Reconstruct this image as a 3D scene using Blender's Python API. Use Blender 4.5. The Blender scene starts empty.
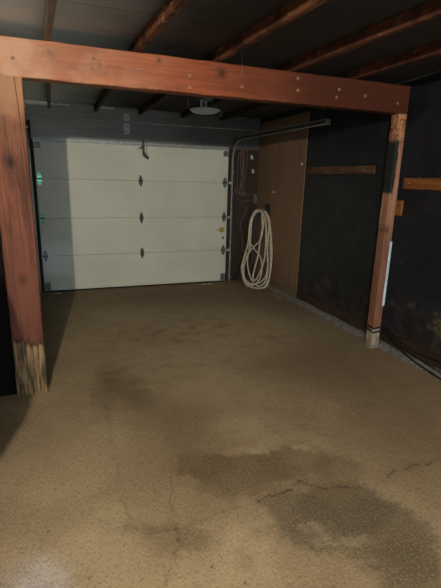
import bpy, bmesh, math, random
from mathutils import Vector, Matrix
random.seed(7)
SC = bpy.context.scene
COL = SC.collection

# ------------------------------------------------------------------ colour
def lin(c):
    return tuple((x/12.92 if x <= .04045 else ((x+.055)/1.055)**2.4) for x in [v/255 for v in c]) + (1.0,)

# ------------------------------------------------------------------ node helper
class NT:
    def __init__(s, name, rough=.8, spec=.3, metal=0.0):
        s.m = bpy.data.materials.new(name); s.m.use_nodes = True
        s.t = s.m.node_tree; s.n = s.t.nodes; s.l = s.t.links
        s.b = s.n['Principled BSDF']
        s.b.inputs['Roughness'].default_value = rough
        s.b.inputs['Metallic'].default_value = metal
        s.b.inputs['Specular IOR Level'].default_value = spec
        s._co = None
    def put(s, sock, v):
        if isinstance(v, bpy.types.NodeSocket): s.l.new(v, sock)
        elif v is not None: sock.default_value = v
    def co(s):
        if s._co is None: s._co = s.n.new('ShaderNodeTexCoord').outputs['Object']
        return s._co
    def math(s, op, a, b=None, c=None, clamp=False):
        n = s.n.new('ShaderNodeMath'); n.operation = op; n.use_clamp = clamp
        s.put(n.inputs[0], a)
        if b is not None: s.put(n.inputs[1], b)
        if c is not None: s.put(n.inputs[2], c)
        return n.outputs[0]
    def vec(s, op, a, b=None, out=0):
        n = s.n.new('ShaderNodeVectorMath'); n.operation = op
        s.put(n.inputs[0], a)
        if b is not None: s.put(n.inputs[1], b)
        return n.outputs[out]
    def sep(s, v):
        n = s.n.new('ShaderNodeSeparateXYZ'); s.put(n.inputs[0], v); return n.outputs
    def comb(s, x, y, z):
        n = s.n.new('ShaderNodeCombineXYZ')
        for i, v in enumerate((x, y, z)): s.put(n.inputs[i], v)
        return n.outputs[0]
    def scale(s, k):
        return s.vec('MULTIPLY', s.co(), k)
    def noise(s, scale=5, detail=4, rough=.55, v=None, dist=0, color=False):
        n = s.n.new('ShaderNodeTexNoise'); n.inputs['Scale'].default_value = scale
        n.inputs['Detail'].default_value = detail; n.inputs['Roughness'].default_value = rough
        n.inputs['Distortion'].default_value = dist
        s.put(n.inputs['Vector'], v if v is not None else s.co())
        return n.outputs['Color' if color else 'Fac']
    def voro(s, scale=40, v=None, feature='F1'):
        n = s.n.new('ShaderNodeTexVoronoi'); n.inputs['Scale'].default_value = scale; n.feature = feature
        s.put(n.inputs['Vector'], v if v is not None else s.co()); return n.outputs['Distance']
    def ss(s, v, a, b, lo=0.0, hi=1.0):
        n = s.n.new('ShaderNodeMapRange'); n.interpolation_type = 'SMOOTHSTEP'
        s.put(n.inputs['Value'], v); n.inputs['From Min'].default_value = min(a, b); n.inputs['From Max'].default_value = max(a, b)
        if a > b: lo, hi = hi, lo
        n.inputs['To Min'].default_value = lo; n.inputs['To Max'].default_value = hi
        return n.outputs[0]
    def mix(s, f, a, b, mode='MIX'):
        n = s.n.new('ShaderNodeMix'); n.data_type = 'RGBA'; n.blend_type = mode
        s.put(n.inputs[0], f); s.put(n.inputs[6], a); s.put(n.inputs[7], b); return n.outputs[2]
    def ramp(s, f, stops):
        n = s.n.new('ShaderNodeValToRGB'); s.put(n.inputs[0], f)
        e = n.color_ramp.elements
        while len(e) < len(stops): e.new(.5)
        for el, (p, c) in zip(e, stops): el.position = p; el.color = c
        return n.outputs[0]
    def ell(s, v, c, r, rot=0, soft=.35):
        """soft mask of an ellipsoid patch centred on c with radii r (object coordinates)"""
        d = s.vec('SUBTRACT', v, c)
        if rot:
            n = s.n.new('ShaderNodeVectorRotate'); n.rotation_type = 'Z_AXIS'; n.inputs['Angle'].default_value = rot
            s.l.new(d, n.inputs['Vector']); d = n.outputs[0]
        d = s.vec('DIVIDE', d, r)
        return s.ss(s.vec('LENGTH', d, out=1), 1+soft, 1-soft)
    def segd(s, v, a, b):
        """distance to the segment a-b in xy"""
        ax, ay = a; dx, dy = b[0]-ax, b[1]-ay; L = dx*dx+dy*dy
        p = s.vec('SUBTRACT', v, (ax, ay, 0))
        d = s.vec('DOT_PRODUCT', p, (dx/L, dy/L, 0), out=1)
        t = s.math('ADD', d, 0, clamp=True)
        n = s.n.new('ShaderNodeVectorMath'); n.operation = 'SCALE'; n.inputs[0].default_value = (dx, dy, 0); s.l.new(t, n.inputs['Scale'])
        return s.vec('LENGTH', s.vec('SUBTRACT', p, n.outputs[0]), out=1)
    def add(s, *a):
        r = a[0]
        for x in a[1:]: r = s.math('ADD', r, x)
        return r
    def mul(s, *a):
        r = a[0]
        for x in a[1:]: r = s.math('MULTIPLY', r, x)
        return r
    def mx(s, *a):
        r = a[0]
        for x in a[1:]: r = s.math('MAXIMUM', r, x)
        return r
    def color(s, c): s.put(s.b.inputs['Base Color'], c); return s
    def bump(s, h, strength=.3, dist=.01):
        n = s.n.new('ShaderNodeBump'); n.inputs['Strength'].default_value = strength; n.inputs['Distance'].default_value = dist
        s.l.new(h, n.inputs['Height']); s.l.new(n.outputs[0], s.b.inputs['Normal']); return s

def simple(name, c1, c2=None, rough=.7, spec=.3, metal=0, scale=30, bump=.15):
    t = NT(name, rough, spec, metal); c2 = c2 or tuple(int(x*.75) for x in c1)
    f = t.noise(scale, 4)
    t.color(t.mix(t.ss(f, .3, .7), lin(c2), lin(c1)))
    if bump: t.bump(f, bump, .004)
    return t.m

def wood(name, light, dark, axis='x', rough=.75, grain=1.0, knots=(), extra=None, spec=.25):
    """sawn timber: grain stretched along one axis, darker knots"""
    t = NT(name, rough, spec)
    k = {'x': (1.2, 16, 16), 'y': (16, 1.2, 16), 'z': (16, 16, 1.2)}[axis]
    v = t.scale(k)
    n1 = t.noise(1.3*grain, 5, .6, v, .8)
    n2 = t.noise(6*grain, 3, .6, v, .2)
    big = t.noise(2.2, 3, .5)
    f = t.add(t.mul(n1, .65), t.mul(n2, .25), t.mul(big, .25))
    c = t.mix(t.ss(f, .42, .72), lin(dark), lin(light))
    for kc, kr in knots:
        d = t.vec('LENGTH', t.vec('DIVIDE', t.vec('SUBTRACT', t.co(), kc), kr), out=1)
        ring = t.mul(t.ss(d, 2.4, .8), t.math('ADD', t.mul(t.math('SINE', t.mul(d, 9.0)), .25), .55))
        c = t.mix(t.mul(ring, .75), c, lin(tuple(int(x*.6) for x in dark)))
        c = t.mix(t.mul(t.ss(d, 1.0, .4), .75), c, lin(tuple(int(x*.42) for x in dark)))
    if extra: c = extra(t, c)
    t.color(c); t.bump(f, .35, .006)
    return t.m

# ------------------------------------------------------------------ mesh helpers
def bm_box(bm, lo, hi, bevel=0.0, mat=None, seg=1):
    b2 = bmesh.new()
    vs = [b2.verts.new((x, y, z)) for x in (lo[0], hi[0]) for y in (lo[1], hi[1]) for z in (lo[2], hi[2])]
    for f in ((0, 1, 3, 2), (4, 6, 7, 5), (0, 4, 5, 1), (2, 3, 7, 6), (0, 2, 6, 4), (1, 5, 7, 3)):
        b2.faces.new([vs[i] for i in f])
    if bevel: bmesh.ops.bevel(b2, geom=list(b2.edges), offset=bevel, segments=seg, affect='EDGES', profile=.5)
    if mat is not None: b2.transform(mat)
    merge(bm, b2)
def merge(bm, b2):
    bmesh.ops.recalc_face_normals(b2, faces=b2.faces)
    me = bpy.data.meshes.new('tmp'); b2.to_mesh(me); b2.free(); bm.from_mesh(me); bpy.data.meshes.remove(me)
def bm_timber(bm, lo, hi, axis, n=24, wob=.002, bevel=.004):
    """a sawn timber with slightly uneven edges"""
    b2 = bmesh.new(); a = 'xyz'.index(axis)
    bm_box(b2, lo, hi, bevel)
    L = hi[a]-lo[a]
    for i in range(1, n):
        co = [0, 0, 0]; co[a] = lo[a]+L*i/n
        no = [0, 0, 0]; no[a] = 1
        bmesh.ops.bisect_plane(b2, geom=list(b2.verts)+list(b2.edges)+list(b2.faces), plane_co=co, plane_no=no)
    for v in b2.verts:
        if lo[a]+.01 < v.co[a] < hi[a]-.01:
            for j in range(3):
                if j != a: v.co[j] += random.uniform(-wob, wob)
    merge(bm, b2)
def bm_cyl(bm, p0, p1, r0, r1=None, seg=16, cap=True):
    p0, p1 = Vector(p0), Vector(p1); d = p1-p0; r1 = r0 if r1 is None else r1
    b2 = bmesh.new()
    bmesh.ops.create_cone(b2, cap_ends=cap, segments=seg, radius1=r0, radius2=r1, depth=d.length)
    b2.transform(Matrix.Translation((p0+p1)/2) @ d.to_track_quat('Z', 'Y').to_matrix().to_4x4())
    merge(bm, b2)
def bm_lathe(bm, prof, seg=32, at=(0, 0, 0)):
    b2 = bmesh.new(); rings = []
    for r, z in prof:
        rings.append([b2.verts.new((at[0]+r*math.cos(2*math.pi*i/seg), at[1]+r*math.sin(2*math.pi*i/seg), at[2]+z)) for i in range(seg)] if r > 1e-5
                     else [b2.verts.new((at[0], at[1], at[2]+z))])
    for A, B in zip(rings, rings[1:]):
        for i in range(seg):
            j = (i+1) % seg
            if len(A) == 1 and len(B) > 1: b2.faces.new((A[0], B[i], B[j]))
            elif len(B) == 1 and len(A) > 1: b2.faces.new((A[i], B[0], A[j]))
            elif len(A) > 1: b2.faces.new((A[i], B[i], B[j], A[j]))
    merge(bm, b2)
def spline(pts, closed=False, n=8):
    P = [Vector(p) for p in pts]; out = []; N = len(P)
    rng = range(N if closed else N-1)
    for i in rng:
        if closed: a, b, c, d = P[i-1], P[i], P[(i+1) % N], P[(i+2) % N]
        else: a, b, c, d = P[max(i-1, 0)], P[i], P[i+1], P[min(i+2, N-1)]
        for k in range(n):
            t = k/n
            out.append(.5*((2*b)+(-a+c)*t+(2*a-5*b+4*c-d)*t*t+(-a+3*b-3*c+d)*t**3))
    if not closed: out.append(P[-1])
    return out
def bm_tube(bm, pts, r, seg=8, closed=False, n=8, smooth=True):
    P = spline(pts, closed, n) if smooth else [Vector(p) for p in pts]
    b2 = bmesh.new(); rings = []; N = len(P); up = None
    for i, p in enumerate(P):
        t = (P[(i+1) % N]-P[i-1]) if closed else (P[min(i+1, N-1)]-P[max(i-1, 0)])
        t.normalize()
        if up is None: up = t.orthogonal().normalized()
        up = (up-t*up.dot(t)).normalized(); s = t.cross(up)
        rings.append([b2.verts.new(p+r*(math.cos(2*math.pi*k/seg)*up+math.sin(2*math.pi*k/seg)*s)) for k in range(seg)])
    for i in range(N if closed else N-1):
        A, B = rings[i], rings[(i+1) % N]
        off = 0
        if closed and i == N-1:
            off = min(range(seg), key=lambda o: (A[0].co-B[o].co).length)
        for k in range(seg):
            b2.faces.new((A[k], A[(k+1) % seg], B[(k+1+off) % seg], B[(k+off) % seg]))
    if not closed:
        b2.faces.new(list(reversed(rings[0]))); b2.faces.new(rings[-1])
    merge(bm, b2)
def bm_poly(bm, outline, d0, d1, plane='xz', bevel=0):
    """prism from a 2-D outline; plane xz extrudes along y, xy along z"""
    b2 = bmesh.new()
    mk = (lambda a, b, d: (a, d, b)) if plane == 'xz' else ((lambda a, b, d: (a, b, d)) if plane == 'xy' else (lambda a, b, d: (d, a, b)))
    A = [b2.verts.new(mk(a, b, d0)) for a, b in outline]; B = [b2.verts.new(mk(a, b, d1)) for a, b in outline]
    b2.faces.new(A); b2.faces.new(list(reversed(B)))
    for i in range(len(A)):
        j = (i+1) % len(A); b2.faces.new((A[i], B[i], B[j], A[j]))
    bmesh.ops.recalc_face_normals(b2, faces=b2.faces)
    if bevel: bmesh.ops.bevel(b2, geom=list(b2.edges), offset=bevel, segments=1, affect='EDGES')
    merge(bm, b2)
def obj(name, bm, mat, parent=None, smooth=False):
    me = bpy.data.meshes.new(name); bm.to_mesh(me); bm.free()
    if smooth:
        for p in me.polygons: p.use_smooth = True
    o = bpy.data.objects.new(name, me); COL.objects.link(o)
    if mat: me.materials.append(mat)
    if parent:
        o.parent = parent; o.matrix_parent_inverse = Matrix.Translation(-Vector(parent.location)) if parent.type == 'EMPTY' and tuple(parent.location) != (0, 0, 0) else Matrix()
    return o
def tag(o, label=None, cat=None, group=None, kind=None):
    for k, v in (('label', label), ('category', cat), ('group', group), ('kind', kind)):
        if v: o[k] = v
    return o
def empty(name, loc=(0, 0, 0)):
    o = bpy.data.objects.new(name, None); o.empty_display_size = .1; o.location = loc; COL.objects.link(o); return o
def B(): return bmesh.new()

# ------------------------------------------------------------------ key dimensions (metres)
YD = 6.478          # inner face of the overhead door
YW = 6.535          # front wall
XR = 3.085          # right wall
XL = -.78           # left wall
YP = 3.319          # front face of posts and beam
ZB, ZT = 2.229, 2.458
ZDECK = 2.54
YBACK = -3.8
DX0, DX1, DZ = -.2, 2.545, 2.09

# ================================================================== materials
def floor_mat():
    t = NT('concrete_floor', .82, .3)
    co = t.co()
    wob = t.vec('MULTIPLY', t.vec('SUBTRACT', t.noise(3.2, 5, .65, color=True), (.5, .5, .5)), (.34, .34, 0))
    wob2 = t.vec('MULTIPLY', t.vec('SUBTRACT', t.noise(14, 4, .65, color=True), (.5, .5, .5)), (.17, .17, 0))
    v = t.vec('ADD', t.vec('ADD', co, wob), wob2)
    vc = t.vec('ADD', co, t.vec('MULTIPLY', wob2, (.6, .6, 0)))
    big = t.noise(1.1, 4, .6); mid = t.noise(6, 5, .65); fine = t.noise(48, 3, .75); grit = t.noise(95, 3, .7); peb = t.voro(75, vc)
    c = t.mix(t.ss(big, .35, .68), lin((137, 117, 91)), lin((158, 138, 108)))
    c = t.mix(t.mul(t.ss(mid, .42, .66), .5), c, lin((128, 106, 76)))
    # damp dark stains
    def put(c, lst, soft):
        for ctr, r, rot, a, col in lst:
            c = t.mix(t.mul(t.ell(v, ctr+(0,), r+(1,), rot, soft), a), c, lin(col))
        return c
    c = put(c, (
        ((.42, 3.30), (.14, .40), -.22, .75, (92, 78, 56)), ((.27, 3.22), (.10, .34), .05, .45, (98, 82, 60)),
        ((.80, 2.3), (.30, .45), .1, .35, (104, 84, 56)), ((.56, 2.55), (.16, .5), -.1, .25, (104, 84, 56)),
        ((1.7, 3.4), (.5, .22), .2, .22, (100, 78, 54)), ((.9, 4.3), (.5, .30), 0, .18, (98, 78, 54)), ((1.6, 5.6), (1.3, .5), 0, .25, (98, 76, 54)),
        ((2.3, 2.6), (.4, 1.2), 0, .35, (104, 84, 58)), ((.30, 2.1), (.13, .35), 0, .22, (112, 92, 64)), ((2.0, 1.6), (.35, .5), 0, .35, (108, 86, 58)),
        ((.45, 1.62), (.15, .08), .2, .5, (100, 82, 58)), ((.33, 1.70), (.10, .04), 0, .5, (90, 74, 50))), .45)
    c = put(c, (
        ((.92, 1.98), (.30, .19), .15, .6, (86, 68, 46)), ((1.26, 1.93), (.24, .15), .1, .5, (92, 73, 50)), ((1.47, 1.80), (.16, .12), .3, .5, (94, 75, 52)),
        ((.72, 2.10), (.16, .13), .1, .5, (90, 72, 48))), .30)
    c = put(c, (
        ((1.06, 1.60), (.21, .15), .5, .66, (88, 78, 62)), ((1.30, 1.55), (.24, .19), .2, .7, (84, 72, 54)), ((1.40, 1.30), (.22, .26), .15, .72, (86, 74, 56)),
        ((1.13, 1.44), (.17, .12), .3, .7, (88, 77, 60)), ((1.36, 1.05), (.17, .24), .1, .7, (88, 75, 56))), .24)
    # worn pale places
    for ctr, r, rot, a in (((.15, 1.75, 0), (.26, .20, 1), 0, .35), ((.02, 2.3, 0), (.3, .35, 1), 0, .25), ((1.12, 2.45, 0), (.2, .16, 1), 0, .35),
                           ((.72, 1.5, 0), (.16, .18, 1), .2, .45), ((1.12, 1.47, 0), (.06, .05, 1), .3, .35), ((1.2, 1.36, 0), (.10, .03, 1), .3, .35), ((1.34, 2.03, 0), (.07, .03, 1), .3, .6), ((1.05, 2.14, 0), (.13, .05, 1), .3, .5), ((.3, 1.35, 0), (.3, .15, 1), 0, .4),
                           ((.8, 4.6, 0), (1.3, 1.0, 1), 0, .45), ((1.9, 4.2, 0), (.7, .7, 1), 0, .4), ((1.0, 3.4, 0), (.5, .5, 1), 0, .35)):
        c = t.mix(t.mul(t.ell(v, ctr, r, rot, .6), a, t.ss(mid, .3, .6)), c, lin((192, 172, 134)))
    # dark and pale aggregate
    asp = t.ss(fine, .50, .64)
    c = t.mix(t.mul(asp, .38), c, lin((88, 70, 46)))
    c = t.mix(t.mul(t.ss(grit, .52, .66), .34), c, lin((190, 170, 132)))
    spots = t.voro(17, vc); c = t.mix(t.mul(t.ss(spots, .13, .05), t.ss(t.noise(2.5, 2), .5, .62), .8), c, lin((48, 38, 28)))
    # settled cracks
    cracks = [[(.90, 1.725), (.98, 1.757), (1.06, 1.735), (1.19, 1.788), (1.28, 1.70), (1.40, 1.675), (1.49, 1.651)],
              [(1.70, 1.66), (1.80, 1.70), (1.95, 1.69), (2.12, 1.685), (2.4, 1.73)],
              [(.52, 2.05), (.47, 1.85), (.45, 1.70), (.446, 1.615), (.40, 1.52), (.345, 1.45), (.323, 1.39), (.31, 1.2)],
              [(.29, 1.72), (.37, 1.70), (.47, 1.69), (.60, 1.70), (.80, 1.72)],
              [(.26, 3.0), (.255, 2.645), (.25, 2.2), (.24, 1.95), (.255, 1.82)]]
    amt = [.85, .6, .38, .28, .25]; h = None; wid = [.012, .010, .007, .010, .010]
    for poly, a, w in zip(cracks, amt, wid):
        d = None
        for p, q in zip(poly, poly[1:]):
            s = t.segd(vc, p, q); d = s if d is None else t.math('MINIMUM', d, s)
        m = t.mul(t.ss(d, w, w*.25), a, t.ss(t.noise(14, 4, .7), .38, .52))
        c = t.mix(t.mul(t.ss(d, w*5, w), a*.3), c, lin((100, 80, 54)))
        c = t.mix(t.mul(m, .85), c, lin((52, 40, 26)))
        h = m if h is None else t.mx(h, m)
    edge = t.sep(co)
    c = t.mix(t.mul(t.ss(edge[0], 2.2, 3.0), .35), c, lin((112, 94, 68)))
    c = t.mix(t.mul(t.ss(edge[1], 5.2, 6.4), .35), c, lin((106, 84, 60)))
    t.color(c)
    hh = t.add(t.mul(fine, -.9), t.mul(grit, .8), t.mul(mid, .9), t.mul(peb, -.6), t.mul(h, -1.8))
    t.bump(hh, .32, .014)
    return t.m

def black_wall_mat():
    t = NT('black_tar_paper', .5, .35)
    x, y, z = t.sep(t.co())
    n = t.noise(4, 5, .6); fine = t.noise(40, 4, .7)
    c = t.mix(t.ss(n, .35, .7), lin((20, 22, 26)), lin((32, 34, 39)))
    # dusty, chipped lower part
    low = t.mul(t.ss(z, .75, .15), t.ss(t.noise(9, 6, .7), .46, .62))
    c = t.mix(t.mul(low, .42), c, lin((84, 74, 64)))
    specks = t.mul(t.ss(t.voro(9), .10, .03), t.ss(t.noise(3, 2), .48, .55))
    c = t.mix(t.mul(specks, .5), c, lin((120, 116, 108)))
    # torn place showing fibre board, near the ground
    v = t.vec('ADD', t.co(), t.vec('MULTIPLY', t.vec('SUBTRACT', t.noise(7, 4, color=True), (.5, .5, .5)), (.3, .3, .3)))
    tear = t.mul(t.ell(v, (XR, 2.68, .42), (1, .13, .09), 0, .35), t.ss(fine, .38, .55), .8)
    c = t.mix(tear, c, t.mix(t.ss(fine, .4, .6), lin((56, 46, 36)), lin((92, 82, 64))))
    for cy, cz, ry, rz in ((3.25, .47, .05, .04), (3.05, .52, .03, .03), (4.4, .42, .07, .05), (4.15, .45, .03, .06), (4.62, .3, .12, .05)):
        c = t.mix(t.mul(t.ell(v, (XR, cy, cz), (1, ry, rz), 0, .5), .3), c, lin((96, 86, 74)))
    bot = t.ss(t.math('ADD', z, t.mul(t.math('SUBTRACT', n, .5), .08)), .24, .15)
    c = t.mix(bot, c, t.mix(t.ss(fine, .4, .65), lin((42, 30, 22)), lin((66, 48, 34))))
    t.color(c); t.bump(t.add(t.mul(n, .7), t.mul(fine, .3)), .3, .012)
    return t.m

def dark_boards_mat(name, c1, c2, line_axis='z', pitch=.14):
    t = NT(name, .75, .25)
    ax = t.sep(t.co())['xyz'.index(line_axis)]
    fr = t.math('FRACT', t.math('DIVIDE', ax, pitch))
    gap = t.ss(t.math('ABSOLUTE', t.math('SUBTRACT', fr, .5)), .485, .5)
    n = t.noise(1.6, 5, .6, t.scale((1.2, 1.2, 18) if line_axis == 'z' else (18, 1.2, 1.2)))
    c = t.mix(t.ss(n, .35, .7), lin(c1), lin(c2))
    c = t.mix(t.mul(gap, .8), c, lin((10, 10, 10)))
    t.color(c); t.bump(t.math('SUBTRACT', n, gap), .3, .008)
    return t.m

M_floor = floor_mat()
M_black = black_wall_mat()
M_header = dark_boards_mat('dark_header_boards', (50, 52, 52), (66, 68, 66), 'z', .5)
M_frontdark = dark_boards_mat('dark_stained_boards', (46, 37, 30), (62, 48, 38), 'x', .18)
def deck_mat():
    t = NT('hazed_roof_boards', .85, .2)
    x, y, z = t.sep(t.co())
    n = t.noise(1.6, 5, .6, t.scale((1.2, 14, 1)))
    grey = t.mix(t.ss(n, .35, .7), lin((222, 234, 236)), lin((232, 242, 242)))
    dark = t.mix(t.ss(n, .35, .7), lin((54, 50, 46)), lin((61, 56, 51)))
    c = t.mix(t.math('POWER', t.ss(t.math('ADD', x, t.mul(t.math('SUBTRACT', t.noise(1.5, 3), .5), .5)), 1.1, -.3), 1.4), dark, grey)  # lens haze painted in: boards turn paler toward the left
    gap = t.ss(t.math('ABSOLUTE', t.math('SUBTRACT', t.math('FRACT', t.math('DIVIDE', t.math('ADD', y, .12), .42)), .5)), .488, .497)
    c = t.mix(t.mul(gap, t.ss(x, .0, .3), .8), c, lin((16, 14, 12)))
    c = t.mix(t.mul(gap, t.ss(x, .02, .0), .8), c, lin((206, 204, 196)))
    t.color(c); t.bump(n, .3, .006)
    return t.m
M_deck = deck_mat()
M_leftwall = simple('left_wall_black', (40, 40, 38), (26, 26, 26), .8)

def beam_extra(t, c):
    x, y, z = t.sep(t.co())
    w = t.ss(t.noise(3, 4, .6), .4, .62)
    c = t.mix(t.mul(t.ss(x, 1.1, -.2), t.add(.28, t.mul(w, .42))), c, lin((204, 164, 134)))      # brighter left end painted in as paler timber
    c = t.mix(t.mul(t.ss(x, .5, 2.2), .93), c, lin((62, 27, 12)))  # light falloff painted as darker colour toward the right end
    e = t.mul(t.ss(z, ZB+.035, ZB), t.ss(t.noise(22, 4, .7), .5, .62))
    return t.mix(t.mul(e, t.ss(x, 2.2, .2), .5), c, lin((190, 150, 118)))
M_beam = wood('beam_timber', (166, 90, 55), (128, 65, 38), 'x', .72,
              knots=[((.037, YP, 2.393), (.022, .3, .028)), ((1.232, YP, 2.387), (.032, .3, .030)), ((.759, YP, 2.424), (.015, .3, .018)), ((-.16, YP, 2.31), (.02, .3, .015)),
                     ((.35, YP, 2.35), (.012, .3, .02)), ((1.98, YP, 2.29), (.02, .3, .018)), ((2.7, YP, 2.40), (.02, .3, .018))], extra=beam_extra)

def lpost_extra(t, c):
    x, y, z = t.sep(t.co())
    # darker red stain lower down, paler sawn wood near the beam
    c = t.mix(t.mul(t.ss(z, 1.7, 2.2), t.mul(t.ss(t.noise(3, 4), .35, .6), .6)), c, lin((192, 146, 108)))
    c = t.mix(t.mul(t.ss(z, 1.5, .7), .6), c, lin((78, 42, 31)))
    seam = t.ss(t.math('ABSOLUTE', t.math('SUBTRACT', x, t.math('ADD', -.182, t.mul(t.math('SUBTRACT', z, 2.2), -.05)))), .004, .001)
    c = t.mix(t.mul(seam, t.ss(z, 1.3, 1.7), .85), c, lin((40, 24, 16)))
    edge = t.add(.40, t.mul(t.math('SUBTRACT', t.noise(2.0, 4, .7, t.scale((14, 1, 2))), .5), .30), t.mul(t.ss(x, -.25, -.34), .04))
    rim = t.ss(t.math('ABSOLUTE', t.math('SUBTRACT', z, t.math('ADD', edge, .02))), .05, .0)
    c = t.mix(t.mul(rim, .7), c, lin((38, 20, 14)))
    low = t.ss(t.math('SUBTRACT', edge, z), -.006, .012)
    pale = t.mix(t.ss(t.noise(2, 5, .6, t.scale((22, 22, 2))), .38, .64), lin((52, 42, 30)), lin((138, 114, 80)))
    return t.mix(low, c, pale)
M_lpost = wood('left_post_timber', (124, 74, 52), (74, 42, 31), 'z', .7,
               knots=[((-.250, YP, 1.70), (.030, .3, .045)), ((-.245, YP, .90), (.024, .3, .032))], extra=lpost_extra)

def rpost_extra(t, c):
    x, y, z = t.sep(t.co())
    c = t.mix(t.mul(t.ss(z, 1.5, 1.0), .6), c, lin((82, 48, 38)))
    chips = t.mul(t.ss(z, 1.95, 2.1), t.ss(t.noise(16, 4, .7), .45, .55))
    c = t.mix(chips, c, lin((186, 128, 84)))
    chips2 = t.mul(t.ss(z, 1.9, 2.05), t.ss(t.noise(20, 4, .7, t.vec('ADD', t.co(), (3, 3, 3))), .54, .6))
    c = t.mix(chips2, c, lin((70, 34, 22)))
    n = t.mul(t.math('SUBTRACT', t.noise(9, 4, .7), .5), .05)
    xx = t.math('ADD', x, n)
    blk = t.mul(t.ss(xx, 2.955, 2.945), t.ss(t.math('ADD', z, n), 1.52, 1.56), t.ss(t.math('ADD', z, n), 2.03, 1.98))
    c = t.mix(blk, c, lin((34, 36, 36)))
    low = t.ss(t.math('ADD', z, n), .215, .20)
    pale = t.mix(t.ss(t.noise(14, 4, .6), .4, .65), lin((116, 106, 90)), lin((156, 144, 124)))
    return t.mix(low, c, pale)
M_rpost = wood('right_post_timber', (168, 124, 98), (128, 86, 66), 'z', .7, knots=[((2.93, YP, 1.20), (.02, .3, .03))], extra=rpost_extra)

def raft_extra(t, c):
    x, y, z = t.sep(t.co())
    chips = t.ss(t.noise(15, 5, .75, t.vec('MULTIPLY', t.co(), (1, .5, 1))), .55, .62)
    c = t.mix(t.mul(chips, .7), c, lin((196, 150, 110)))
    dk = t.ss(t.noise(5, 3, .6, t.vec('ADD', t.co(), (7, 0, 3))), .5, .62)
    c = t.mix(t.mul(dk, .7), c, lin((40, 24, 17)))
    c = t.mix(t.mul(t.ss(x, .6, 1.9), .6), c, lin((62, 32, 20)))  # dimmer light on the right painted in as darker timber
    return t.mix(t.mul(t.ss(y, 3.2, 3.6), .85), c, lin((40, 36, 33)))  # shade behind the beam painted onto the rafters
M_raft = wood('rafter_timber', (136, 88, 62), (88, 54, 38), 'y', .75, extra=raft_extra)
M_raftgrey = wood('rafter_grey_timber', (150, 138, 126), (116, 104, 96), 'y', .8)
M_board = wood('wall_board_brown', (104, 78, 58), (66, 46, 34), 'y', .75)
M_board2 = wood('wall_board_ochre', (142, 92, 46), (104, 64, 30), 'y', .75)

def ply_extra(t, c):
    x, y, z = t.sep(t.co())
    c = t.mix(t.mul(t.ss(t.math('ABSOLUTE', t.math('SUBTRACT', y, 5.62)), .03, .0), t.ss(z, 1.0, 2.0), .35), c, lin((150, 110, 78)))
    dirt = t.mul(t.ss(z, .35, .05), t.ss(t.noise(7, 5, .7), .4, .6))
    return t.mix(t.mul(dirt, .8), c, lin((92, 84, 72)))
M_ply = wood('plywood_brown', (126, 101, 78), (114, 90, 68), 'z', .65, grain=.8, extra=ply_extra)

def door_mat():
    t = NT('painted_steel_panel', .5, .35)
    x, y, z = t.sep(t.co())
    n = t.noise(1.4, 3, .5); f = t.noise(2.2, 4, .6, t.scale((2, 2, 26)))
    c = t.mix(t.ss(n, .3, .7), lin((190, 190, 172)), lin((200, 200, 183)))
    c = t.mix(t.mul(t.ss(f, .5, .75), .18), c, lin((170, 168, 150)))
    fr = t.math('FRACT', t.math('DIVIDE', z, .1305))
    c = t.mix(t.mul(t.ss(t.math('ABSOLUTE', t.math('SUBTRACT', fr, .5)), .46, .5), .10), c, lin((120, 120, 106)))
    t.color(c); t.bump(f, .05, .003)
    return t.m
M_door = door_mat()
M_steel = simple('dull_steel', (118, 120, 118), (84, 86, 86), .45, .5, .6, 40)
M_strut = simple('door_strut_steel', (150, 152, 148), (122, 124, 120), .45, .5, .3, 20)
M_track = simple('galvanised_track', (150, 152, 148), (116, 118, 116), .4, .5, .3, 40)
M_darksteel = simple('dark_steel', (78, 76, 68), (52, 51, 46), .5, .4, .5, 60)
M_brass = simple('brass_lock', (196, 176, 84), (140, 122, 50), .4, .5, .5, 60)
M_rubber = simple('black_rubber', (20, 20, 20), (12, 12, 12), .7)
M_bolt = simple('pale_bolt', (170, 132, 104), (112, 82, 62), .5, .4, .2, 80)
M_kerb = simple('kerb_concrete', (122, 122, 120), (84, 80, 73), .85, .3, 0, 25, .5)
M_sill = wood('sill_plate', (62, 44, 34), (40, 28, 22), 'y', .8)
M_cable = simple('black_cable', (24, 23, 22), (16, 15, 14), .5, .4)
M_hose = simple('pale_hose', (206, 196, 172), (172, 160, 136), .5, .4, 0, 30)
M_hosegreen = simple('green_hose', (40, 58, 54), (26, 40, 38), .45, .4, 0, 30)
M_tan = simple('tan_wire', (128, 104, 86), (92, 72, 58), .6, .3, 0, 40)
M_white = simple('white_paint', (205, 205, 198), (176, 176, 168), .5, .4)
M_glass = simple('frosted_shade', (190, 196, 190), (170, 176, 170), .35, .5, 0, 10, 0)
M_bracket = simple('grey_bracket', (120, 122, 118), (92, 94, 92), .55, .4, .3)
M_strip = simple('bluish_strip', (206, 222, 236), (170, 190, 210), .35, .5, .0, 20)
M_rubble = simple('rubble_grey', (132, 120, 102), (80, 68, 54), .9, .2, 0, 30, .5)
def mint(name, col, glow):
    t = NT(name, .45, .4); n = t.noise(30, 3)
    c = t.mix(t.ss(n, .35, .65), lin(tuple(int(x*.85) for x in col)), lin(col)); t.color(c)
    t.l.new(c, t.b.inputs['Emission Color']); t.b.inputs['Emission Strength'].default_value = glow  # cyan daylight on the left hinges painted in as colour and glow
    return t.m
M_mints = [mint('mint_light_glow', (130, 236, 204), .42), mint('dull_mint_glow', (130, 196, 176), .10), mint('blue_light_tint', (120, 146, 156), .02)]

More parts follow.
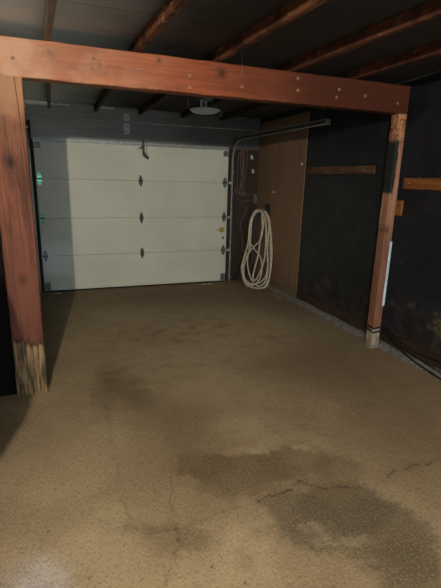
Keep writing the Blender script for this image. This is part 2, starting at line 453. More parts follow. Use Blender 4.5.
# ================================================================== setting
b = B()
xs = [XL-.1, XR+.1]; bm_box(b, (xs[0], YBACK, -.1), (xs[1], YW+.25, 0))
tag(obj('floor', b, M_floor), kind='structure')
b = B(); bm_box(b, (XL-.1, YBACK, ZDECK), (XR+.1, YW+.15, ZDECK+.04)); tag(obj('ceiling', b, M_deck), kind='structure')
b = B(); bm_box(b, (XR, YBACK, 0), (XR+.1, YW+.15, ZDECK)); tag(obj('wall_right', b, M_black), kind='structure')
b = B(); bm_box(b, (XL-.1, YBACK, 0), (XL, YW+.15, ZDECK)); tag(obj('wall_left', b, M_leftwall), kind='structure')
# front wall round the doorway: dark board on each side, header boards above
b = B()
bm_box(b, (DX1-.03, YW, 0), (XR, YW+.12, DZ-.02))
bm_box(b, (XL, YW, 0), (DX0+.03, YW+.12, DZ-.02))
tag(obj('wall_front', b, M_frontdark), kind='structure')
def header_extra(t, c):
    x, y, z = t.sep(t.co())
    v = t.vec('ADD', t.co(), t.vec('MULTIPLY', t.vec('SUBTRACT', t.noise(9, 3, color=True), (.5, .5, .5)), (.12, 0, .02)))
    c = t.mix(t.mul(t.ss(x, .9, -.2), .25), c, lin((190, 192, 184)))  # light falloff painted in: header paler left, darker right
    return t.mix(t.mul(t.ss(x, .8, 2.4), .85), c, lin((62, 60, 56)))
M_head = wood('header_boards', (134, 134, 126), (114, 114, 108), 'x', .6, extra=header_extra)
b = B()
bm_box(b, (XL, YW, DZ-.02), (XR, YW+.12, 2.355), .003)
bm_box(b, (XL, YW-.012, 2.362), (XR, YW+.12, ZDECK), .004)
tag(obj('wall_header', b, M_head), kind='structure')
b = B(); bm_box(b, (DX0, YW-.016, 2.352), (XR-.25, YW-.001, 2.3585), .001); tag(obj('added_edge_line', b, simple('pale_edge_line', (196, 196, 184), (150, 150, 140))), kind='structure')  # added strip, coloured pale to stand for a bright board edge
# concrete kerb and timber sill plate at the foot of the right wall
b = B()
n = 40
for i in range(n):
    y0 = YBACK+(YW-YBACK)*i/n; y1 = YBACK+(YW-YBACK)*(i+1)/n
    w0, w1 = .045+.010*math.sin(i*1.7), .045+.010*math.sin((i+1)*1.7)
    h0, h1 = .058+.010*math.sin(i*2.3), .058+.010*math.sin((i+1)*2.3)
    b2 = bmesh.new()
    q = []
    for y, w, h in ((y0, w0, h0), (y1, w1, h1)):
        q.append([b2.verts.new(p) for p in ((XR-w-.02, y, 0), (XR-w, y, h*.75), (XR-w+.02, y, h), (XR, y, h))])
    for k in range(3): b2.faces.new((q[0][k], q[0][k+1], q[1][k+1], q[1][k]))
    merge(b, b2)
bmesh.ops.remove_doubles(b, verts=b.verts, dist=1e-4)
tag(obj('baseboard_right', b, M_kerb), kind='structure')
b = B(); bm_timber(b, (XR-.028, YBACK, .071), (XR, 5.06, .175), 'y', 30, .003, .004); tag(obj('trim_1', b, M_sill), kind='structure')
b = B(); bm_box(b, (XL, YP+.04, 0), (-.353, YP+.07, ZB+.01), .002); tag(obj('wall_left_blocker', b, simple('blocker_black', (17, 15, 13), (11, 10, 9), .9, .1)), kind='structure')  # added board that keeps the bulb's light off the door's left edge
# black jamb beside the door, behind the left post
b = B(); bm_box(b, (DX0-.10, YW-.03, 0), (DX0-.02, YW, 2.3), .004); tag(obj('trim_2', b, M_rubber), kind='structure')
# shelf added out of view to cast the shadow by the left post
b = B(); bm_poly(b, [(XL, .42), (-.55, .50), (-.47, .79), (-.433, 1.24), (-.424, 1.95), (-.45, 3.0), (XL, 3.0)], 1.175, 1.20, 'xy', .003)
for yy in (.9, 2.6): bm_poly(b, [(XL, 1.175), (XL, .92), (XL+.03, .92), (-.56, 1.15), (-.56, 1.175)], yy, yy+.03, 'xz')
tag(obj('shadow_board', b, M_sill), 'added unseen shelf board along the left wall in front of the red post', 'blocker')

# ================================================================== garage door
door = empty('door_1', (1.17, YD+.02, 0))
tag(door, 'white sectional overhead garage door of four flush panels', 'garage door', kind='structure')
SEAM = [.018, .523, 1.045, 1.568, DZ]
for i in range(4):
    b = B(); z0, z1 = SEAM[i]+.0025, SEAM[i+1]-.0025
    bm_box(b, (DX0, YD, z0), (DX1, YD+.045, z1), .005, seg=2)
    if i < 3: bm_box(b, (DX0, YD+.012, z1-.01), (DX1, YD+.04, z1+.012))
    obj('panel', b, M_door, door)
b = B(); bm_box(b, (DX0, YD+.004, 0), (DX1, YD+.04, .02), .004); obj('bottom_seal', b, M_rubber, door)
b = B()                                                              # hat-section strut along the top
bm_poly(b, [(YD, 2.045), (YD-.004, 2.045), (YD-.004, 2.056), (YD-.035, 2.058), (YD-.035, 2.078), (YD-.004, 2.082), (YD-.004, 2.092), (YD, 2.092)], DX0+.02, DX1-.02, 'yz')
obj('top_strut', b, M_strut, door)
def hinge(x, z, mat, parent, holes=False, w=.028, h=.082):
    b = B()
    for s in (1, -1):
        o = [(x-w, z+s*.006), (x-w*.9, z+s*.035), (x-w*.35, z+s*(h-.012)), (x-w*.2, z+s*h), (x+w*.2, z+s*h), (x+w*.35, z+s*(h-.012)), (x+w*.9, z+s*.035), (x+w, z+s*.006)]
        bm_poly(b, o if s > 0 else list(reversed(o)), YD-.008, YD-.0005, 'xz', .002)
    hg = obj('hinge', b, mat, parent)
    b = B(); bm_cyl(b, (x-w*1.1, YD-.012, z), (x+w*1.1, YD-.012, z), .009, seg=10)
    obj('hinge_pin', b, M_darksteel, hg)
    for s in (1, -1):
        b = B(); bm_cyl(b, (x, YD-.013, z+s*.05), (x, YD-.006, z+s*.05), .008, seg=8); obj('screw', b, M_darksteel, hg)
    return hg
for z in SEAM[1:4]: hinge(1.195, z, M_darksteel, door)
for z, m in zip((SEAM[3], SEAM[2], SEAM[1]), M_mints): hinge(-.155, z, m, door, w=.029)['label'] = 'hinge with painted mint glow' if m is not M_mints[2] else 'hinge with painted blue tint'
for z in SEAM[1:4]:
    hg = hinge(2.495, z, M_steel, door, w=.036)
    b = B(); bm_cyl(b, (2.52, YD-.02, z), (2.572, YD-.02, z), .006, seg=8); bm_cyl(b, (2.566, YD-.02, z), (2.588, YD-.02, z), .021, seg=16); obj('roller', b, M_white, hg)
for x0, x1 in ((-.19, -.115), (2.46, 2.535)):                        # top corner roller brackets
    b = B(); bm_box(b, (x0, YD-.006, 1.955), (x1, YD, 2.035), .002); bm_box(b, (x0, YD-.034, 2.018), (x1, YD-.006, 2.03), .002); bm_box(b, (x0, YD-.034, 1.962), (x1, YD-.006, 1.974), .002)
    obj('roller_bracket', b, M_steel, door)
for x0, x1 in ((-.195, -.115), (2.46, 2.54)):                        # bottom corner brackets
    b = B(); bm_box(b, (x0, YD-.006, .03), (x1, YD, .14), .002); bm_box(b, (x0+.01, YD-.03, .04), (x1-.01, YD-.006, .07), .003)
    obj('corner_bracket', b, M_steel, door)
b = B()                                                              # arm bracket in the middle of the top edge
bm_box(b, (1.222, YD-.05, 1.93), (1.252, YD-.036, 2.13), .004)
bm_poly(b, [(1.222, 1.95), (1.252, 1.965), (1.316, 1.888), (1.300, 1.862), (1.232, 1.905)], YD-.052, YD-.038, 'xz', .003)
bm_poly(b, [(1.224, 2.06), (1.224, 2.01), (1.172, 2.012), (1.172, 2.022), (1.205, 2.035)], YD-.05, YD-.036, 'xz', .002)
bm_box(b, (1.222, YD-.04, 2.0), (1.252, YD, 2.02), .002)
ab = obj('arm_bracket', b, M_darksteel, door)
b = B(); bm_box(b, (1.145, YD-.02, 1.985), (1.205, YD-.0005, 2.008), .003); obj('clip', b, M_white, ab)
b = B(); bm_cyl(b, (1.285, YD-.03, 1.93), (1.285, YD-.03, 2.06), .0035, seg=6); bm_cyl(b, (1.285, YD-.03, 2.058), (1.285, YD, 2.058), .0035, seg=6); obj('pull_rod', b, M_steel, ab)
b = B()                                                              # slide lock
bm_box(b, (2.425, YD-.012, .805), (2.50, YD, .885), .004, seg=2)
lk = obj('lock', b, M_brass, door); lk['label'] = 'yellow brass slide lock'
b = B(); bm_cyl(b, (2.36, YD-.018, .845), (2.52, YD-.018, .845), .007, seg=10); bm_cyl(b, (2.46, YD-.03, .845), (2.46, YD-.012, .845), .02, seg=14); obj('lock_bolt', b, M_brass, lk)
b = B(); bm_box(b, (2.47, YD-.01, .70), (2.50, YD, .74), .004); obj('keeper', b, M_darksteel, door)

# ------------------------------------------------------------------ door tracks
def track(x, side, label, yend):
    """vertical and horizontal C-channel with the quarter bend between"""
    r = empty('door_track', (x, YW-.04, 0)); tag(r, label, 'track', 'door tracks')
    yc = YD-.022; R_ = .30; zt = 2.205
    def sweep(bm, pts):
        # C profile: web toward the wall side, lips toward the door
        prof = [(-.026, -.004), (-.026, .020), (-.017, .020), (-.017, .002), (.017, .002), (.017, .020), (.026, .020), (.026, -.004)]
        b2 = bmesh.new(); rings = []
        for i, p in enumerate(pts):
            t = (Vector(pts[min(i+1, len(pts)-1)])-Vector(pts[max(i-1, 0)])).normalized()
            nrm = Vector((0, t.z, -t.y))
            rings.append([b2.verts.new(Vector(p)+nrm*a+Vector((-side*c, 0, 0))) for a, c in prof])
        for A, Bq in zip(rings, rings[1:]):
            for k in range(8):
                f = b2.faces.new((A[k], A[(k+1) % 8], Bq[(k+1) % 8], Bq[k])); f.material_index = 1 if k in (2, 3, 4) else 0  # shade inside the channel painted with the darker steel
        b2.faces.new(rings[0]); b2.faces.new(list(reversed(rings[-1]))); merge(bm, b2)
    b = B(); sweep(b, [(x, yc, .012), (x, yc, zt-R_)]); obj('vertical_rail', b, M_track, r).data.materials.append(M_darksteel)
    b = B(); sweep(b, [(x, yc-R_+R_*math.cos(a), zt-R_+R_*math.sin(a)) for a in [i*math.pi/24 for i in range(13)]]); obj('rail_bend', b, M_track, r).data.materials.append(M_darksteel)
    b = B(); sweep(b, [(x, yc-R_, zt), (x, yend, zt)])
    obj('horizontal_rail', b, M_track, r).data.materials.append(M_darksteel)
    for z in (.35, 1.05, 1.7):                                       # angle brackets to the wall
        b = B(); bm_box(b, (x+side*.004, yc-.02, z), (x+side*.008, YW, z+.06), .001); bm_box(b, (x+side*.004, YW-.005, z), (x+side*.05, YW, z+.06), .001)
        obj('wall_bracket', b, M_track, r)
    b = B()                                                          # hanger up to the roof
    xo = x+side*.012
    bm_box(b, (xo-.003, yend+.10, zt-.03), (xo+.003, yend+.13, ZDECK), .0008); bm_box(b, (xo-.025, yend+.10, ZDECK-.004), (xo+.025, yend+.13, ZDECK), .0008)
    bm_box(b, (x-.03, yend-.004, zt-.03), (x+.03, yend+.0, zt+.03), .001)
    obj('hanger', b, M_darksteel, r)
    return r
track(2.605, 1, 'grey steel door track bending back under the roof beside the brown plywood sheet', 3.96)
track(-.262, -1, 'grey steel door track rising behind the wide reddish post', 3.96)

# ================================================================== beam, posts, rafters
beam = empty('wooden_beam', (1.3, YP+.07, ZB)); tag(beam, 'long reddish brown timber beam with bolt heads spanning the garage on two posts', 'beam')
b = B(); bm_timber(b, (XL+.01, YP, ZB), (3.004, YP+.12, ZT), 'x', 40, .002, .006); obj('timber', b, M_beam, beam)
for i, (x, z) in enumerate([(-.181, 2.336), (.317, 2.384), (.307, 2.321), (.631, 2.347), (.983, 2.348), (.984, 2.268), (1.396, 2.309), (1.873, 2.412), (1.880, 2.326), (2.266, 2.367), (2.247, 2.304), (2.530, 2.338), (2.879, 2.307)]):
    b = B(); bm_lathe(b, [(.013, 0), (.013, .003), (.009, .004), (.007, .002), (.006, .007), (.004, .008), (0, .008)], 12)
    b.transform(Matrix.Translation((x, YP+.002, z)) @ Matrix.Rotation(math.pi/2, 4, 'X'))
    obj('bolt', b, M_bolt, beam)

p = empty('wooden_post', (-.247, YP+.05, 0)); tag(p, 'wide reddish brown timber post with pale bare wood at its foot, beside the garage door', 'post')
b = B(); bm_timber(b, (-.352, YP, 0), (-.138, YP+.10, ZB), 'z', 30, .0015, .005); obj('timber', b, M_lpost, p)
for z in (1.35, 1.93, 2.06):
    b = B(); bm_cyl(b, (-.142, YP+.03, z), (-.128, YP+.03, z), .006, seg=8); obj('nail', b, M_bolt, p)

p = empty('wooden_post', (2.96, YP+.05, 0)); tag(p, 'narrow timber post by the black wall with a pale blue strip down its edge', 'post')
b = B(); bm_timber(b, (2.912, YP, 0), (3.004, YP+.10, ZB), 'z', 30, .002, .006); obj('timber', b, M_rpost, p)
b = B(); bm_timber(b, (2.985, YP-.006, .45), (3.010, YP+.001, 1.09), 'z', 10, .0012, .001); s = obj('edge_strip', b, M_strip, p); s['label'] = 'pale bluish strip'  # pale bluish strip down the post edge

RX = [(-.60, None), (.03, 'grey brown roof rafter on the left, above the pale end of the beam'), (.615, 'first reddish roof rafter right of the grey one'),
      (1.205, 'middle reddish roof rafter with flaking pale spots, above the knot in the beam'), (1.825, 'dark red roof rafter, second from the right wall'), (2.415, 'reddish roof rafter nearest the right wall')]
for x, lab in RX:
    if lab is None: continue
    b = B(); bm_timber(b, (x-.02, YBACK+.02, ZT+.001), (x+.02, YW-.015, ZDECK-.001), 'y', 50, .0025, .004)
    for v in b.verts: v.co.x += .045*max(0, YP-v.co.y)*(.4 if x > 2.3 else 1)
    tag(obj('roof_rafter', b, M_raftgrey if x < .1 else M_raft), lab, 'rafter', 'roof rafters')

# ================================================================== things on the right wall
b = B(); bm_box(b, (XR-.014, 5.11, .045), (XR-.001, YW-.002, 2.47), .002); tag(obj('plywood_panel', b, M_ply), 'tall brown plywood sheet fixed to the right wall in the corner', 'panel')
def board(y0, y1, z0, z1, mat, label, nails):
    r = empty('wall_board', (XR, (y0+y1)/2, z0)); tag(r, label, 'board')
    b = B(); bm_timber(b, (XR-.026, y0, z0), (XR-.0005, y1, z1), 'y', 14, .002, .003); obj('timber', b, mat, r)
    for yy in nails:
        b = B(); bm_cyl(b, (XR-.030, yy, (z0+z1)/2), (XR-.024, yy, (z0+z1)/2), .010, seg=8); obj('nail', b, M_bolt, r)
board(3.755, 5.07, 1.716, 1.80, M_board, 'brown board nailed flat on the black wall between the plywood sheet and the post', (4.9, 3.9, 4.3))
board(2.45, 3.325, 1.582, 1.682, M_board2, 'ochre board on the black wall to the right of the narrow post', (2.6, 3.25))
b = B(); bm_timber(b, (XR-.03, 3.31, 1.335), (XR-.0005, 3.425, 1.475), 'z', 6, .002, .004); tag(obj('wood_block', b, M_board2), 'small ochre wood block on the wall just behind the narrow post', 'block')
# hooks and pins on the plywood
for (y, z, lab) in ((5.902, 1.458, 'small pale pin in the plywood sheet above and right of the hose'), (5.163, 1.84, 'small pale pin near the edge of the plywood sheet beside the brown board')):
    b = B(); bm_cyl(b, (XR-.016, y, z), (XR-.04, y, z), .005, seg=8); bm_lathe(b, [(0, 0), (.012, .002), (.014, .006), (.009, .012), (0, .014)], 10)
    # head of the pin
    for v in b.verts:
        pass
    b.free(); b = B(); bm_cyl(b, (XR-.012, y, z), (XR-.038, y, z), .006, seg=8); bm_cyl(b, (XR-.036, y, z), (XR-.046, y, z), .017, .012, seg=12)
    tag(obj('wall_pin', b, M_white), lab, 'pin')
for (x, z, lab) in ((2.954, 1.968, 'upper of two small white hooks on the dark wall by the corner'), (2.982, 1.758, 'lower of two small white hooks on the dark wall by the corner')):
    b = B(); bm_box(b, (x-.014, YW-.006, z-.03), (x+.014, YW, z+.03), .003); bm_tube(b, [(x, YW-.004, z+.015), (x, YW-.04, z+.01), (x, YW-.05, z-.02), (x, YW-.04, z-.035), (x, YW-.025, z-.03)], .006, 8)
    tag(obj('wall_hook', b, M_white), lab, 'hook')

# black cables round the foot of the right post, then along the wall base
def cable(pts, r, label, grp=None, mat=None, name='black_cable', n=8, cat='cable'):
    b = B(); bm_tube(b, pts, r, 8, False, n); return tag(obj(name, b, mat or M_cable, smooth=True), label, cat, grp)
x0, x1, y0, y1 = 2.903, 3.012, YP-.010, YP+.11
cable([(x0-.0, y1-.03, .235), (x0, y0+.02, .225), (x0+.012, y0, .222), (x1-.015, y0, .228), (x1+.008, y0+.0, .235), (3.035, 3.20, .215), (3.04, 3.05, .15), (3.04, 2.85, .125), (3.045, 2.6, .14), (3.04, 2.3, .10), (3.045, 2.0, .11), (3.04, 1.4, .09), (3.045, .6, .10)], .008,
      'black cable looped highest round the foot of the narrow post and along the wall base', 'black cables at the right wall base')
cable([(x0, y1-.03, .20), (x0, y0+.02, .185), (x0+.012, y0, .178), (x1-.015, y0, .188), (x1+.008, y0, .19), (3.025, 3.22, .16), (3.015, 3.05, .10), (3.0, 2.85, .06), (3.0, 2.6, .03), (2.985, 2.3, .015), (2.98, 2.0, .012), (2.99, 1.4, .012), (2.98, .6, .012)], .008,
      'black cable looped lowest round the foot of the narrow post and drooping to the kerb', 'black cables at the right wall base')
cable([(3.035, 3.50, .19), (3.03, 3.42, .185), (3.03, 3.25, .19), (3.03, 3.10, .13), (3.025, 2.95, .11), (3.03, 2.7, .075), (3.02, 2.4, .06), (3.015, 2.0, .07), (3.02, 1.4, .065), (3.015, .6, .07)], .007,
      'black cable passing behind the narrow post and running along the sill', 'black cables at the right wall base')
# thin pale wire under the roof by the right wall
cable([(2.90, 3.47, 2.47), (2.95, 3.3, 2.49), (3.0, 3.1, 2.515), (3.03, 2.9, 2.535), (3.06, 2.6, 2.54)], .004, 'thin pale wire slung under the roof above the right end of the beam', None, M_bracket, 'roof_wire', cat='wire')

cable([(1.382, YP-.006, 2.535), (1.385, YP-.008, 2.46), (1.392, YP-.006, 2.40), (1.40, YP-.004, 2.392)], .0016, 'short pale wire end hanging over the face of the beam right of the middle rafter', None, M_bracket, 'roof_wire', cat='wire')

# ================================================================== corner: coiled hoses, wires, bracket
# the coil leans out from a hook on the plywood; local axes: across (u) and down the slope (v)
H = Vector((2.985, 6.20, 1.245)); Bt = Vector((2.86, 5.87, .02))
A = Vector((.52, -.85, 0)).normalized(); D = (Bt-H)
NRM = A.cross(D.normalized()).normalized()
if NRM.y > 0: NRM = -NRM
def hp(u, v, d=0.0): return H+A*u+D*v+NRM*d
def zmin(p): return Vector((min(p.x, XR-.035), p.y, max(p.z, .016)))
HOSE = {'white': [[(-0.135, 0.121), (-0.187, 0.275), (-0.196, 0.452), (-0.271, 0.623), (-0.324, 0.793), (-0.283, 0.94), (-0.155, 1.019), (0.012, 1.026), (0.142, 0.955), (0.202, 0.807), (0.221, 0.611), (0.214, 0.417), (0.197, 0.249), (0.138, 0.111), (0.044, 0.051), (-0.068, 0.062)], [(-0.112, 0.107), (-0.169, 0.248), (-0.178, 0.412), (-0.097, 0.531), (0.019, 0.611), (0.068, 0.724), (0.036, 0.876), (-0.08, 0.977), (-0.208, 0.956), (-0.271, 0.837), (-0.245, 0.696), (-0.127, 0.546), (0.02, 0.421), (0.067, 0.282), (0.085, 0.158), (0.045, 0.086), (-0.038, 0.073)], [(-0.086, 0.093), (-0.154, 0.235), (-0.184, 0.451), (-0.239, 0.632), (-0.292, 0.789), (-0.244, 0.91), (-0.119, 0.964), (0.038, 0.937), (0.153, 0.837), (0.183, 0.663), (0.169, 0.47), (0.14, 0.277), (0.106, 0.144), (0.026, 0.075)], [(-0.123, 0.133), (-0.174, 0.299), (-0.167, 0.499), (-0.207, 0.679), (-0.185, 0.827), (-0.112, 0.931), (0.01, 0.977), (0.119, 0.914), (0.165, 0.763), (0.151, 0.594), (0.155, 0.398), (0.16, 0.214), (0.089, 0.084), (-0.03, 0.065)], [(0.046, 0.111), (0.062, 0.258), (0.035, 0.432), (-0.003, 0.609), (-0.058, 0.763), (-0.083, 0.89), (-0.037, 0.909), (0.041, 0.801), (0.11, 0.671), (0.126, 0.498), (0.126, 0.302), (0.114, 0.156)], [(-0.075, 0.087), (-0.147, 0.197), (-0.168, 0.374), (-0.196, 0.552), (-0.268, 0.711), (-0.309, 0.855), (-0.246, 0.986), (-0.071, 1.018), (0.095, 0.978), (0.182, 0.858), (0.206, 0.709), (0.192, 0.517), (0.177, 0.299), (0.12, 0.131), (0.037, 0.067)]], 'green': [[(0.008, 0.1), (-0.082, 0.113), (-0.13, 0.246), (-0.138, 0.447), (-0.159, 0.699), (-0.23, 0.883), (-0.11, 0.993), (0.038, 0.924), (0.112, 0.72), (0.078, 0.478), (0.05, 0.234)], [(-0.021, 0.109), (-0.103, 0.144), (-0.113, 0.295), (-0.085, 0.442), (-0.047, 0.638), (-0.117, 0.819), (-0.074, 0.939), (0.055, 0.873), (0.125, 0.669), (0.102, 0.427), (0.067, 0.184)]]}
b = B(); cnt = 0
for k, loop in enumerate(HOSE['white']):
    pts = [zmin(hp(u, v, .012*((k*2) % 5)-.01+(.012 if (i+k) % 3 == 0 else 0))) for i, (u, v) in enumerate(loop)]
    bm_tube(b, pts, .0112, 10, True, 6)
tag(obj('garden_hose', b, M_hose, smooth=True), 'pale cream hose coiled in long loops hanging in the corner by the garage door', 'hose', 'coiled hoses in the corner')
b = B()
for k, loop in enumerate(HOSE['green']):
    pts = [zmin(hp(u, v, -.045-.012*k)) for u, v in loop]
    bm_tube(b, pts, .013, 10, True, 6)
tag(obj('garden_hose', b, M_hosegreen, smooth=True), 'dark green hose hanging behind the pale cream coil', 'hose', 'coiled hoses in the corner')
r = empty('hose_hanger', (XR, 6.16, 1.2)); tag(r, 'dark metal hanger on the plywood sheet holding the coiled hoses', 'hanger')
b = B(); bm_box(b, (XR-.020, 6.02, 1.10), (XR-.014, 6.20, 1.27), .002); obj('back_plate', b, M_darksteel, r)
b = B()
for yy in (6.06, 6.16):
    b = B(); bm_tube(b, [(XR-.016, yy, 1.185), (XR-.07, yy, 1.18), (XR-.11, yy, 1.175), (XR-.13, yy, 1.19), (XR-.132, yy, 1.23)], .008, 8); obj('arm', b, M_darksteel, r)
# coiled tan wire on the dark wall
def wall_wire(loops, r_, label, name, mat, closed):
    b = B()
    for k, L in enumerate(loops): bm_tube(b, [(x, YW-.012-.006*k, z) for x, z in L], r_, 6, closed, 6)
    return tag(obj(name, b, mat, smooth=True), label, 'wire')
wall_wire([[(2.76, 2.02), (2.79, 2.06), (2.82, 2.0), (2.82, 1.8), (2.79, 1.6), (2.80, 1.42), (2.78, 1.36), (2.76, 1.45), (2.79, 1.65), (2.765, 1.85)],
           [(2.80, 2.05), (2.845, 2.08), (2.87, 2.0), (2.865, 1.75), (2.83, 1.55), (2.85, 1.42), (2.82, 1.38), (2.80, 1.5), (2.825, 1.7), (2.80, 1.9)],
           [(2.72, 1.95), (2.76, 2.03), (2.80, 1.93), (2.79, 1.7), (2.77, 1.5), (2.74, 1.42), (2.715, 1.6)]], .0045,
          'tan wire hung in narrow loops on the dark wall beside the door track', 'coiled_wire', M_tan, True)
wall_wire([[(2.69, 1.50), (2.72, 1.43), (2.85, 1.41), (3.04, 1.39)], [(2.70, 1.42), (2.74, 1.33), (2.82, 1.29), (2.93, 1.30), (3.04, 1.33)]], .005, 'tan wires running sideways from the loops to the grey bracket in the corner', 'bracket_wire', M_tan, False)
wall_wire([[(2.91, 1.20), (2.88, 1.10), (2.82, .98), (2.80, .92), (2.83, .80), (2.85, .65), (2.85, .48)]], .005, 'pale thin wire trailing down the dark wall left of the hose', 'hanging_wire', M_bracket, False)
b = B(); bm_box(b, (3.02, YW-.03, 1.255), (3.066, YW-.001, 1.40), .004); bm_box(b, (3.026, YW-.045, 1.30), (3.06, YW-.03, 1.35), .004); tag(obj('wall_bracket', b, M_bracket), 'grey metal bracket in the corner above the coiled hose', 'bracket')
# plank leaning in the corner
b = B()
bm_timber(b, (-.03, -.012, 0), (.03, .012, .46), 'z', 6, .001, .003)
b.transform(Matrix.Translation((2.70, YW-.05, .016)) @ Matrix.Rotation(math.radians(29), 4, 'Y') @ Matrix.Rotation(math.radians(-4), 4, 'X'))
tag(obj('leaning_plank', b, M_leftwall), 'short dark plank leaning against the dark wall beside the foot of the door track', 'plank')
# rubble at the foot of the wall
random.seed(3)
b = B()
for i in range(46):
    y = random.uniform(5.15, 5.62); x = XR-.09-abs(random.gauss(0, .07)); s_ = random.uniform(.008, .028)
    b2 = bmesh.new(); bmesh.ops.create_icosphere(b2, subdivisions=1, radius=s_)
    for v in b2.verts: v.co *= random.uniform(.7, 1.2); v.co.z *= .7
    b2.transform(Matrix.Translation((x, y, s_*.45))); merge(b, b2)
tag(obj('rubble', b, M_rubble), 'crumbled concrete rubble along the foot of the plywood sheet', 'rubble', kind='stuff')
b = B()
random.seed(11)
for i in range(60):
    x = random.uniform(.2, 2.7); y = random.uniform(2.4, 5.6); s_ = random.uniform(.004, .010)
    if random.random() < .5: x = random.uniform(1.6, 2.8); y = random.uniform(3.0, 5.2)
    b2 = bmesh.new(); bmesh.ops.create_icosphere(b2, subdivisions=1, radius=s_)
    for v in b2.verts: v.co *= random.uniform(.6, 1.3); v.co.z *= .5
    b2.transform(Matrix.Translation((x, y, s_*.3))); merge(b, b2)
tag(obj('grit', b, simple('dark_grit', (52, 42, 32), (36, 28, 22), .9)), 'loose dark grit scattered on the concrete floor', 'grit', kind='stuff')
def scrap(x, y, w, d, rz, label):
    b = B(); random.seed(int(x*100))
    b2 = bmesh.new(); bmesh.ops.create_grid(b2, x_segments=4, y_segments=3, size=.5)
    for v in b2.verts: v.co.x *= w; v.co.y *= d; v.co.z = .010+random.uniform(-.007, .012)
    b2.transform(Matrix.Translation((x, y, 0)) @ Matrix.Rotation(rz, 4, 'Z')); merge(b, b2)
    o = obj('paper_scrap', b, M_white); m = o.modifiers.new('s', 'SOLIDIFY'); m.thickness = .0015
    return tag(o, label, 'scrap')
scrap(2.14, 6.34, .06, .04, .3, 'small white scrap on the floor under the right half of the garage door')
scrap(2.24, 6.35, .05, .035, -.4, 'small white scrap on the floor nearest the right end of the garage door')
scrap(-.06, 6.34, .14, .04, .1, 'white paper scrap on the floor at the left corner of the garage door')

# ================================================================== header bracket and lamp
M_plate = simple('pale_grey_plate', (186, 190, 184), (158, 162, 156), .55, .4)
r = empty('mounting_bracket', (1.02, YW-.02, 2.2)); tag(r, 'grey two piece metal bracket on the dark header above the middle of the garage door', 'bracket')
b = B(); bm_box(b, (.985, YW-.022, 2.372), (1.062, YW-.012, 2.462), .003); obj('upper_plate', b, M_plate, r)
b = B(); bm_box(b, (.985, YW-.012, 2.195), (1.065, YW-.001, 2.335), .003); obj('lower_plate', b, M_plate, r)
for z, yy in ((2.415, YW-.022), (2.30, YW-.012), (2.23, YW-.012)):
    b = B(); bm_cyl(b, (1.024, yy+.001, z), (1.024, yy-.006, z), .009, seg=8); obj('bolt', b, M_darksteel, r)
# added pale strips standing for patches of light at the top of the header
for x0_, x1_, lab in ((.03, .28, 'added pale shim on the header under the roof nearest the wide post'), (.66, .86, 'added bright shim on the header under the roof, just left of the grey bracket')):
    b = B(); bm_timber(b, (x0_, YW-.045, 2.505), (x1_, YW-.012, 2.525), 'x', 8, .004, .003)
    tag(obj('gleam_strip', b, simple('pale_gleam', (226, 226, 216), (170, 170, 160), .7, .3, 0, 12)), lab, 'gleam')

lamp = empty('ceiling_lamp', (1.69, 5.12, 2.36)); tag(lamp, 'ceiling lamp with a shallow pale dish shade hanging behind the beam', 'lamp')
LX, LY, LZ = 1.70, 5.12, 2.345
b = B(); bm_lathe(b, [(0, 0), (.06, .001), (.11, .008), (.150, .022), (.172, .040), (.176, .046), (.172, .048), (.148, .030), (.108, .016), (.06, .010), (0, .009)], 40, (LX, LY, LZ)); obj('dish_shade', b, M_glass, lamp, smooth=True)
b = B(); bm_box(b, (LX-.05, LY-.05, 2.49), (LX+.08, LY+.05, ZDECK-.001), .006); cp = obj('canopy', b, M_bracket, lamp)
for dx in (-.07, -.02):
    b = B(); bm_cyl(b, (LX+dx+.03, LY, 2.455), (LX+dx+.03, LY, 2.495), .018, seg=12); bm_lathe(b, [(0, 2.40), (.012, 2.405), (.019, 2.42), (.017, 2.44), (.012, 2.455), (0, 2.456)], 14, (LX+dx+.03, LY, 0))
    obj('lamp_bulb', b, M_white, lamp, smooth=True)
b = B(); bm_tube(b, [(LX-.185, LY, 2.39), (LX-.182, LY, 2.375), (LX-.165, LY, 2.385)], .004, 6); bm_tube(b, [(LX-.185, LY, 2.385), (LX-.195, LY, 2.43), (LX-.205, LY, 2.50), (LX-.205, LY, ZDECK-.002)], .004, 6); obj('clip_arm', b, M_steel, lamp)
b = B(); bm_tube(b, [(LX+.15, LY, 2.395), (LX+.19, LY, 2.395), (LX+.20, LY, 2.38), (LX+.20, LY, 2.34)], .004, 6); bm_tube(b, [(LX+.18, LY, 2.338), (LX+.22, LY, 2.338)], .006, 6); bm_tube(b, [(LX+.17, LY, 2.395), (LX+.10, LY, 2.46), (LX+.07, LY, 2.50)], .004, 6); obj('clip_arm', b, M_steel, lamp)

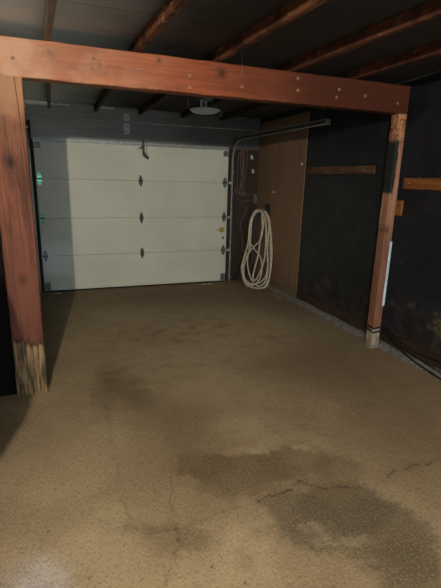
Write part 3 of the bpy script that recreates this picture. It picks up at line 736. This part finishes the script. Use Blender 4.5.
# ================================================================== light
w = bpy.data.worlds.new('World'); SC.world = w; w.use_nodes = True
bg = w.node_tree.nodes['Background']; bg.inputs[0].default_value = (.78, .90, 1.0, 1); bg.inputs[1].default_value = 4.6
L = bpy.data.lights.new('bare_bulb', 'POINT'); L.energy = 665; L.shadow_soft_size = .03; L.color = (1.0, .90, .74)
o = bpy.data.objects.new('bare_bulb', L); o.location = (-.68, -1.5, 2.395); COL.objects.link(o)

S = bpy.data.lights.new('daylight_shaft', 'SPOT'); S.energy = 1100; S.spot_size = math.radians(5.5); S.spot_blend = 1; S.shadow_soft_size = .02; S.color = (.26, .44, 1.0)
o = bpy.data.objects.new('daylight_shaft', S); o.location = (.3, -1.7, 2.4); COL.objects.link(o)
o.rotation_euler = (Vector((-.17, 1.47, 0))-o.location).to_track_quat('-Z', 'Y').to_euler()

S = bpy.data.lights.new('daylight_shaft', 'SPOT'); S.energy = 230; S.spot_size = math.radians(4.5); S.spot_blend = 1; S.shadow_soft_size = .02; S.color = (.50, .68, 1.0)
o = bpy.data.objects.new('daylight_shaft', S); o.location = (1.6, -1.7, 1.3); COL.objects.link(o)
o.rotation_euler = (Vector((-.02, 6.47, .48))-o.location).to_track_quat('-Z', 'Y').to_euler()

# ================================================================== camera
def cam():
    f, yaw, pitch, roll, h = 435.7956, .3645, -.2595, .0264, 1.634
    c = bpy.data.cameras.new('camera'); c.sensor_fit = 'VERTICAL'; c.sensor_height = 24; c.lens = f/588*24; c.clip_start = .01
    o = bpy.data.objects.new('camera', c); COL.objects.link(o)
    fw = Vector((math.sin(yaw)*math.cos(pitch), math.cos(yaw)*math.cos(pitch), math.sin(pitch)))
    r = fw.cross(Vector((0, 0, 1))).normalized(); u = r.cross(fw)
    r2 = math.cos(roll)*r+math.sin(roll)*u; u2 = -math.sin(roll)*r+math.cos(roll)*u
    m = Matrix((r2, u2, -fw)).transposed().to_4x4(); m.translation = (0, 0, h); o.matrix_world = m
    SC.camera = o
cam()
SC.view_settings.view_transform = 'Standard'
SC.view_settings.exposure = 0
